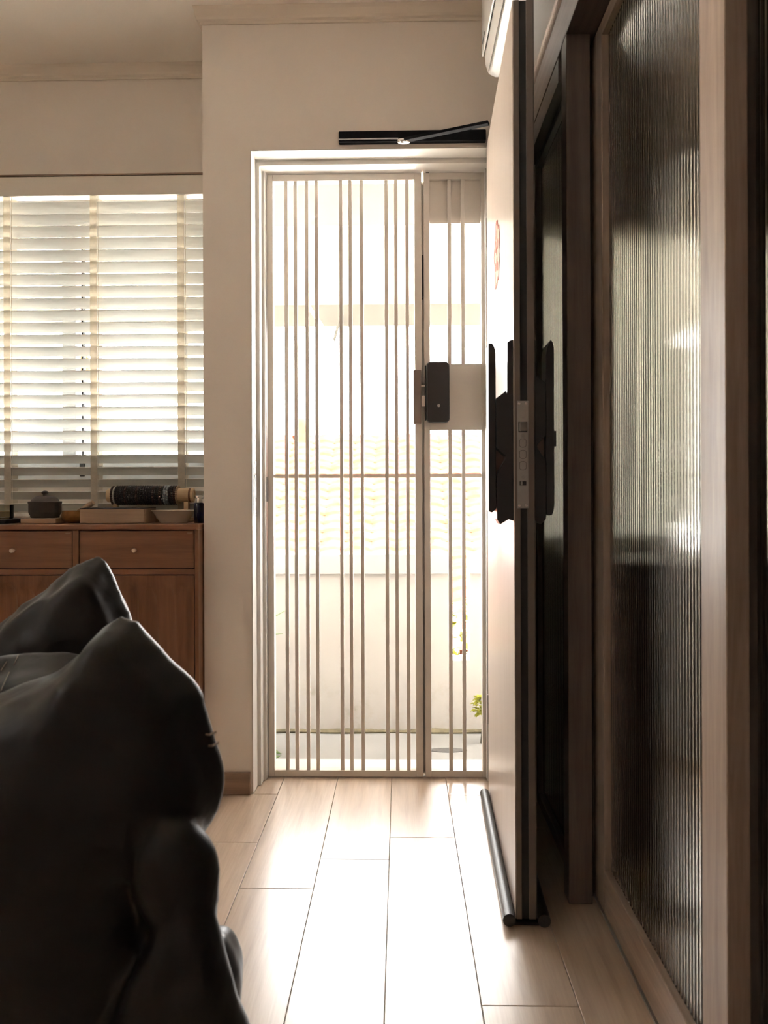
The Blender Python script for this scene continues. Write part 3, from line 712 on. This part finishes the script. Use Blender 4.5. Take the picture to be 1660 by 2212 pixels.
# ------------------------------------------------------------------ sideboard
sb = thing('sideboard', (-1.33, 2.79, 0), 'reddish-brown wooden sideboard below the window', 'sideboard')
SX0, SX1, SY0, SY1 = -1.965, -0.6935, 2.600, 2.958
cells = [(-1.108, -0.7065), (-1.530, -1.1285), (-1.9515, -1.5505)]
obj('top_board', box(B(), SX0, SX1, SY0 - 0.004, SY1, 0.926, 0.9455), M_side, sb, bevel=0.004)
obj('side_panel', box(B(), SX1 - 0.013, SX1, SY0, SY1, 0.06, 0.926), M_side_z, sb, bevel=0.001)
obj('side_panel', box(B(), SX0, SX0 + 0.0135, SY0, SY1, 0.06, 0.926), M_side_z, sb, bevel=0.001)
obj('back_panel', box(B(), SX0 + 0.0135, SX1 - 0.013, SY1 - 0.01, SY1, 0.06, 0.926), M_side, sb)
obj('base_board', box(B(), SX0 + 0.0135, SX1 - 0.013, SY0, SY1 - 0.01, 0.06, 0.08), M_side, sb)
obj('cross_rail', box(B(), SX0 + 0.0135, SX1 - 0.013, SY0 + 0.001, SY1 - 0.01, 0.7735, 0.791), M_side, sb)
for x in (-1.1285, -1.5505):
    obj('divider', box(B(), x + 0.0003, x + 0.0202, SY0 + 0.001, SY1 - 0.01, 0.791, 0.926), M_side_z, sb)
    obj('divider', box(B(), x + 0.0003, x + 0.0202, SY0 + 0.001, SY1 - 0.01, 0.08, 0.7735), M_side_z, sb)
for x in (SX0 + 0.05, SX1 - 0.05):
    for y in (SY0 + 0.05, SY1 - 0.05):
        obj('leg', tube(B(), [(x, y, 0.001), (x, y, 0.06)], [0.012, 0.018], 12), M_side_z, sb)
for i, (a, b) in enumerate(cells):
    dr = obj('drawer', box(B(), a + 0.0032, b - 0.0032, SY0 + 0.004, SY0 + 0.022, 0.7942, 0.9228), M_side, sb, bevel=0.001)
    xc = (a + b) / 2 - 0.004
    obj('knob', lathe(B(), [(0.004, 0), (0.0045, 0.008), (0.0075, 0.011), (0.0078, 0.019), (0.006, 0.022)], (xc, SY0 + 0.004, 0.857), 18, 'y'), M_knob, dr, smooth=True)
    obj('stamp_mark', box(B(), b - 0.026, b - 0.008, SY0 + 0.0036, SY0 + 0.004, 0.913, 0.9175), M_base, dr)
    # carved door: vertical waves with arched heads
    bm = B(); nx, nz = 64, 40; x0, x1, z0, z1 = a + 0.0032, b - 0.0032, 0.0835, 0.770
    grid = []
    for iz in range(nz + 1):
        v = iz / nz; z = z0 + (z1 - z0) * v
        row = []
        for ix in range(nx + 1):
            u = ix / nx; x = x0 + (x1 - x0) * u
            ph = 6 * u + 0.12 * math.sin(5 * v + 2 * u); fr = (ph - math.floor(ph)) * 2 - 1
            head = z1 - 0.02 - 0.035 * fr * fr - (0.012 if int(ph) % 2 else 0)
            inside = min(1, max(0, (head - z) / 0.02)) * min(1, max(0, (z - z0 - 0.03) / 0.02)) * min(1, u * 14) * min(1, (1 - u) * 14)
            row.append(bm.verts.new((x, SY0 + 0.004 + 0.013 * inside * (1 - fr * fr) ** 0.5 * 1.0, z)))
        grid.append(row)
    for iz in range(nz):
        for ix in range(nx): bm.faces.new((grid[iz][ix], grid[iz][ix + 1], grid[iz + 1][ix + 1], grid[iz + 1][ix]))
    bk = [bm.verts.new(p) for p in ((x0, SY0 + 0.024, z0), (x1, SY0 + 0.024, z0), (x1, SY0 + 0.024, z1), (x0, SY0 + 0.024, z1))]
    bm.faces.new(bk)
    bm.faces.new([r for r in grid[0]] + [bk[1], bk[0]]); bm.faces.new(grid[-1][::-1] + [bk[3], bk[2]])
    bm.faces.new([g[0] for g in grid][::-1] + [bk[0], bk[3]]); bm.faces.new([g[-1] for g in grid] + [bk[2], bk[1]])
    obj('carved_door', bm, M_side_z, sb, smooth=True)

# ------------------------------------------------------------------ things on the sideboard
ZT = 0.9457
def T(name, loc, label, cat, group=None): return thing(name, loc, label, cat, group)
# left: glass candle jar on a black tray
tr_ = T('serving_tray', (-1.45, 2.74, ZT), 'low black tray under the candle jar at the sideboard', 'tray')
obj('tray_base', prism(B(), [(-1.58, ZT + 0.0005), (-1.395, ZT + 0.0005), (-1.387, ZT + 0.016), (-1.59, ZT + 0.016)], 'y', 2.66, 2.82), M_black, tr_, bevel=0.002)
cj = T('candle_jar', (-1.448, 2.74, ZT + 0.0165), 'clear glass jar with yellow wax on the black tray', 'jar')
obj('glass_wall', lathe(B(), [(0.036, 0), (0.040, 0.004), (0.040, 0.050), (0.0385, 0.050), (0.0385, 0.006), (0.001, 0.0055)], (-1.448, 2.74, ZT + 0.0165), 28), M_clear, cj, smooth=True)
obj('wax', lathe(B(), [(0.037, 0.0065), (0.038, 0.009), (0.038, 0.026), (0.037, 0.027)], (-1.448, 2.74, ZT + 0.0165), 28), M_wax, cj, smooth=True)
# teapot on a wooden coaster
co = obj('wooden_coaster', box(B(), -1.3495, -1.2225, 2.68, 2.80, ZT + 0.0005, ZT + 0.0185), M_traywood, None, bevel=0.002, label='small wooden block under the dark clay pot', cat='coaster')
tp = T('clay_pot', (-1.289, 2.74, ZT + 0.019), 'dark clay lidded pot with a round knob', 'pot')
z0 = ZT + 0.019
obj('pot_body', lathe(B(), [(0.046, 0), (0.049, 0.004), (0.050, 0.009), (0.0545, 0.016), (0.0555, 0.022), (0.0555, 0.050), (0.0575, 0.053), (0.0575, 0.0590), (0.0530, 0.0595), (0.049, 0.0595), (0.049, 0.056), (0.02, 0.056)], (-1.289, 2.74, z0), 40), M_clay, tp, smooth=True)
ld = obj('lid', lathe(B(), [(0.0480, 0.0597), (0.0465, 0.0650), (0.0415, 0.0715), (0.034, 0.0760), (0.022, 0.0790), (0.010, 0.0800), (0.001, 0.0800)], (-1.289, 2.74, z0), 40), M_clay, tp, smooth=True)
obj('lid_knob', lathe(B(), [(0.0065, 0.0800), (0.0065, 0.0835), (0.0110, 0.0865), (0.0122, 0.0900), (0.0105, 0.0945), (0.0050, 0.0975), (0.001, 0.0980)], (-1.289, 2.74, z0), 24), M_clay, ld, smooth=True)
# singing bowl and mallet
sbw = obj('singing_bowl', lathe(B(), [(0.018, 0.0005), (0.036, 0.006), (0.0455, 0.018), (0.0465, 0.030), (0.0435, 0.0425), (0.0445, 0.0445), (0.041, 0.0445), (0.0395, 0.041), (0.042, 0.03), (0.040, 0.019), (0.03, 0.010), (0.001, 0.008)], (-1.180, 2.74, ZT), 40), M_brass, None, smooth=True,
          label='aged brass bowl with a wooden stick resting in it', cat='bowl')
obj('wooden_mallet', tube(B(), [(-1.196, 2.745, ZT + 0.016), (-1.168, 2.743, ZT + 0.040), (-1.110, 2.735, ZT + 0.0735)], [0.0085, 0.009, 0.0095], 14), M_traywood, None, smooth=True,
    label='short wooden stick leaning out of the brass bowl', cat='mallet')
# wooden tray box
wb = T('wooden_box', (-1.016, 2.74, ZT), 'long pale wooden box tray beneath the beaded bracelets', 'box')
bz = ZT + 0.0005
obj('front_panel', box(B(), -1.1305, -0.9015, 2.665, 2.675, bz, bz + 0.051), M_traywood, wb, bevel=0.002)
obj('back_panel', box(B(), -1.1305, -0.9015, 2.785, 2.795, bz, bz + 0.051), M_traywood, wb, bevel=0.002)
for x in (-1.1305, -0.9115):
    obj('side_panel', box(B(), x, x + 0.010, 2.675, 2.785, bz, bz + 0.051), M_traywood, wb)
obj('bottom_panel', box(B(), -1.1205, -0.9115, 2.675, 2.785, bz, bz + 0.006), M_traywood, wb)
obj('lid_sheet', box(B(), -1.1305, -0.9015, 2.665, 2.795, bz + 0.0512, bz + 0.0545), M_black, wb, bevel=0.001)
# bracelet roll
bs = T('bracelet_stand', (-0.9, 2.86, ZT), 'wooden bracelet roll on short posts behind the box', 'display stand')
RY, RZ, RR = 2.86, 1.0445, 0.0265
def roll_x(px): return px
XA, XB = -1.105, -0.778
obj('roll', lathe(B(), [(0.024, XA), (RR, XA + 0.003), (RR, XB - 0.003), (0.024, XB), (0.018, XB), (0.018, XB - 0.004)], (0, RY, RZ), 28, 'x'), M_rollwood, bs, smooth=True)
obj('base_bar', box(B(), XA + 0.02, XB - 0.01, RY - 0.035, RY + 0.035, ZT + 0.0005, ZT + 0.012), M_rollwood, bs, bevel=0.002)
for x in (XA + 0.03, XB - 0.028):
    obj('post', box(B(), x - 0.008, x + 0.008, RY - 0.012, RY + 0.012, ZT + 0.012, RZ - RR + 0.002), M_rollwood, bs)
obj('end_band', lathe(B(), [(RR, XB - 0.016), (RR + 0.001, XB - 0.016), (RR + 0.001, XB - 0.009), (RR, XB - 0.009)], (0, RY, RZ), 28, 'x'), M_side, bs, smooth=True)
bead_mats = {'black': plain('bead_black', (0.012, 0.010, 0.010), 0.35, 0.3, 90), 'brown': plain('bead_brown', (0.06, 0.028, 0.02), 0.4, 0.3, 90),
             'white': plain('bead_white', (0.55, 0.50, 0.45), 0.4, 0.1, 90), 'grey': plain('bead_grey_blue', (0.22, 0.25, 0.26), 0.4, 0.15, 90),
             'cream': plain('bead_cream', (0.42, 0.28, 0.17), 0.45, 0.15, 90)}
bead_mesh = {}
def bracelet_mesh(kind, rb):
    if (kind, rb) not in bead_mesh:
        bm = B(); R = RR + rb + 0.0004; n = int(2 * PI * R / (1.7 * rb))
        for i in range(n):
            a = 2 * PI * i / n
            sphere(bm, (0, R * math.cos(a), R * math.sin(a)), rb, 8, 6)
        me = bpy.data.meshes.new('bracelet'); bm.to_mesh(me); bm.free(); me.materials.append(bead_mats[kind])
        for p in me.polygons: p.use_smooth = True
        bead_mesh[(kind, rb)] = me
    return bead_mesh[(kind, rb)]
seq = ['brown', 'white', 'black', 'black', 'black', 'black', 'brown', 'black', 'black', 'black', 'black', 'brown', 'black', 'black', 'black', 'black', 'black', 'black', 'brown', 'black', 'black', 'brown', 'black', 'grey', 'grey', 'black', 'black', 'brown', 'cream']
ORD = ('first second third fourth fifth sixth seventh eighth ninth tenth eleventh twelfth thirteenth fourteenth fifteenth sixteenth seventeenth eighteenth nineteenth twentieth '
       'twenty-first twenty-second twenty-third twenty-fourth twenty-fifth twenty-sixth twenty-seventh twenty-eighth twenty-ninth thirtieth').split()
BN = {'black': 'black', 'brown': 'dark reddish-brown', 'white': 'white', 'grey': 'pale blue-grey', 'cream': 'cream wooden'}
xx = XA + 0.018
for ib, k in enumerate(seq):
    rb = {'black': 0.0051, 'brown': 0.0050, 'white': 0.0042, 'grey': 0.0058, 'cream': 0.0046}[k]
    xx += rb * 0.86
    o = bpy.data.objects.new('beaded_bracelet', bracelet_mesh(k, rb)); C.objects.link(o)
    o.location = (xx, RY, RZ); o.rotation_euler = (random.uniform(0, 6.28), 0, 0)
    tag(o, BN[k] + ' beaded bracelet, ' + ORD[ib] + ' from the left on the wooden roll', 'bracelet', 'beaded bracelets on the roll')
    xx += rb * 0.86
# dish
dd = T('oval_dish', (-0.807, 2.72, ZT), 'beige dish with slanted sides beside the navy bottle', 'dish')
obj('dish_bowl', lathe(B(), [(0.050, 0.0005), (0.052, 0.003), (0.079, 0.040), (0.0855, 0.044), (0.0855, 0.046), (0.078, 0.043), (0.050, 0.007), (0.001, 0.006)], (-0.8125, 2.72, ZT), 40, 'z', 0.96, 0.62), M_dish, dd, smooth=True)
# bottle
bt = T('glass_bottle', (-0.717, 2.70, ZT), 'small navy bottle with a clear stopper at the column', 'bottle')
obj('bottle_body', lathe(B(), [(0.016, 0.0005), (0.0175, 0.003), (0.0175, 0.068), (0.015, 0.072), (0.009, 0.0725)], (-0.7175, 2.70, ZT), 28), M_navy, bt, smooth=True)
obj('stopper', lathe(B(), [(0.009, 0.0728), (0.009, 0.089), (0.0145, 0.0905), (0.0150, 0.096), (0.013, 0.0975)], (-0.7175, 2.70, ZT), 24), M_chrome, bt, smooth=True)

# ------------------------------------------------------------------ leather sofa in the foreground
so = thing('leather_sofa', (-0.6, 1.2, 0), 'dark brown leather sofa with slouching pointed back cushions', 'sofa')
def resample(pts, n):
    P = [Vector((p[0], p[1], 0)) for p in pts]; P.append(P[0])
    L = [0]
    for a, b in zip(P, P[1:]): L.append(L[-1] + (b - a).length)
    o = []
    k = 0
    for i in range(n):
        s = L[-1] * i / n
        while L[k + 1] < s: k += 1
        t = (s - L[k]) / max(1e-9, L[k + 1] - L[k]); q = P[k].lerp(P[k + 1], t); o.append((q.x, q.y))
    return o
def pillow(bm, outline, c, yc, half, n=72, rings=10, expo=0.5, lean=(0, 0)):
    out = resample(outline, n)
    front, back = [], []
    for s in (1, -1):
        rs = []
        for r in range(rings):
            f = 1 - (r / rings)          # 1 at the border, towards the centre
            h = half * (1 - f ** 2.2) ** expo
            rs.append([(c[0] + (x - c[0]) * f, yc + s * h + lean[0] * (z - c[1]) * 1.0, c[1] + (z - c[1]) * f) for x, z in out])
        (front if s < 0 else back).extend(rs)
    vf = [[bm.verts.new(p) for p in r] for r in front]
    vb = [vf[0]] + [[bm.verts.new(p) for p in r] for r in back[1:]]
    for V in (vf, vb):
        for a, b in zip(V, V[1:]):
            for k in range(n): bm.faces.new((a[k], a[(k + 1) % n], b[(k + 1) % n], b[k]))
        ce = bm.verts.new((c[0], yc + (half if V is vb else -half), c[1]))
        for k in range(n): bm.faces.new((V[-1][k], V[-1][(k + 1) % n], ce))
def soft(name, bm, voxel, smooth_it, disp, scale, parent=so):
    o = obj(name, bm, M_leather, parent)
    md = o.modifiers.new('remesh', 'REMESH'); md.mode = 'VOXEL'; md.voxel_size = voxel; md.use_smooth_shade = True
    if smooth_it:
        ms = o.modifiers.new('smooth', 'SMOOTH'); ms.factor = 0.5; ms.iterations = smooth_it
    if disp:
        tx = bpy.data.textures.new(name + '_folds', 'CLOUDS'); tx.noise_scale = scale; tx.noise_depth = 1
        m2 = o.modifiers.new('folds', 'DISPLACE'); m2.texture = tx; m2.strength = disp; m2.mid_level = 0.5; m2.texture_coords = 'GLOBAL'
    return o
# near back cushion: slouching lobes stacked towards the floor
def nr(pts, yc): return [((p[0] - 869) / 1648 * yc * 1.004, 1.05 - (p[1] - 1065 + (p[0] - 830) * 0.0035) / 1648 * yc) for p in pts]
bm = B()
l1 = nr([(262, 1327), (280, 1329), (288, 1336), (300, 1338), (330, 1372), (380, 1424), (420, 1470), (440, 1500), (455, 1545), (465, 1590), (480, 1630), (490, 1690), (482, 1740), (462, 1785), (440, 1815),
         (395, 1880), (370, 2100), (370, 2700), (-500, 2700), (-500, 1560), (-150, 1540), (0, 1497), (78, 1466), (125, 1447), (150, 1428), (180, 1402), (205, 1375), (235, 1343)], 1.06)
pillow(bm, l1, nr([(60, 1800)], 1.06)[0], 1.06, 0.13, n=110, expo=0.5)
l2 = nr([(345, 1752), (375, 1755), (405, 1768), (432, 1790), (452, 1818), (467, 1852), (476, 1900), (474, 1945), (466, 1985), (440, 2020), (380, 2030), (310, 1990), (280, 1900), (300, 1800)], 0.99)
pillow(bm, l2, nr([(385, 1890)], 0.99)[0], 0.99, 0.048, n=70, expo=0.6)
l3 = nr([(390, 1925), (425, 1938), (448, 1957), (464, 1980), (476, 2012), (486, 2060), (500, 2110), (516, 2160), (537, 2212), (575, 2320), (610, 2480), (620, 2760), (200, 2760), (200, 2300), (300, 2050)], 0.965)
pillow(bm, l3, nr([(440, 2300)], 0.965)[0], 0.965, 0.05, n=90, expo=0.5)
l4 = nr([(480, 2025), (503, 2055), (519, 2095), (523, 2140), (518, 2190), (500, 2260), (400, 2260), (400, 2040)], 1.08)
pillow(bm, l4, nr([(450, 2140)], 1.08)[0], 1.08, 0.08)
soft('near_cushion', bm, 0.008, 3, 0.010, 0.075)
for (p, q) in (((446, 1588), (468, 1583)), ((452, 1613), (473, 1606))):
    a_, b_ = nr([p], 1.03)[0], nr([q], 1.045)[0]
    obj('stitching', tube(B(), [(a_[0], 1.03, a_[1]), ((a_[0] + b_[0]) / 2, 1.03, (a_[1] + b_[1]) / 2), (b_[0], 1.045, b_[1])], 0.0016, 5), M_thread, so)
# far back cushion
bm = B()
f1 = nr([(190, 1211), (207, 1200), (220, 1202), (240, 1228), (255, 1255), (265, 1280), (277, 1308), (290, 1340), (305, 1400), (320, 1520), (330, 1900), (330, 2150), (-400, 2150), (-450, 1600), (-250, 1460), (-100, 1400), (0, 1348), (30, 1320), (60, 1290), (100, 1262), (150, 1233)], 1.45)
pillow(bm, f1, nr([(60, 1650)], 1.45)[0], 1.45, 0.11, n=110, expo=0.38)
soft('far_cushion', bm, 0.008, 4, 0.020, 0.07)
# the slung section between the two cushions
bm = B()
pillow(bm, [(-.52, .787), (-.56, .797), (-.62, .792), (-.70, .775), (-.80, .745), (-.95, .70), (-1.05, .60), (-1.05, .02), (-.42, .02), (-.40, .60), (-.45, .75)], (-.68, .42), 1.24, 0.20, expo=0.35)
soft('middle_section', bm, 0.010, 5, 0.014, 0.09)
# stitching
for pts in ([(-.626, 1.2357, .7885), (-.617, 1.2026, .7785)], [(-.635, 1.2155, .7815), (-.632, 1.192, .772)], [(-.6124, 1.1797, .7725), (-.6004, 1.1401, .7640), (-.597, 1.1257, .7575)]):
    obj('stitching', tube(B(), pts, 0.0005, 5), M_thread, so)
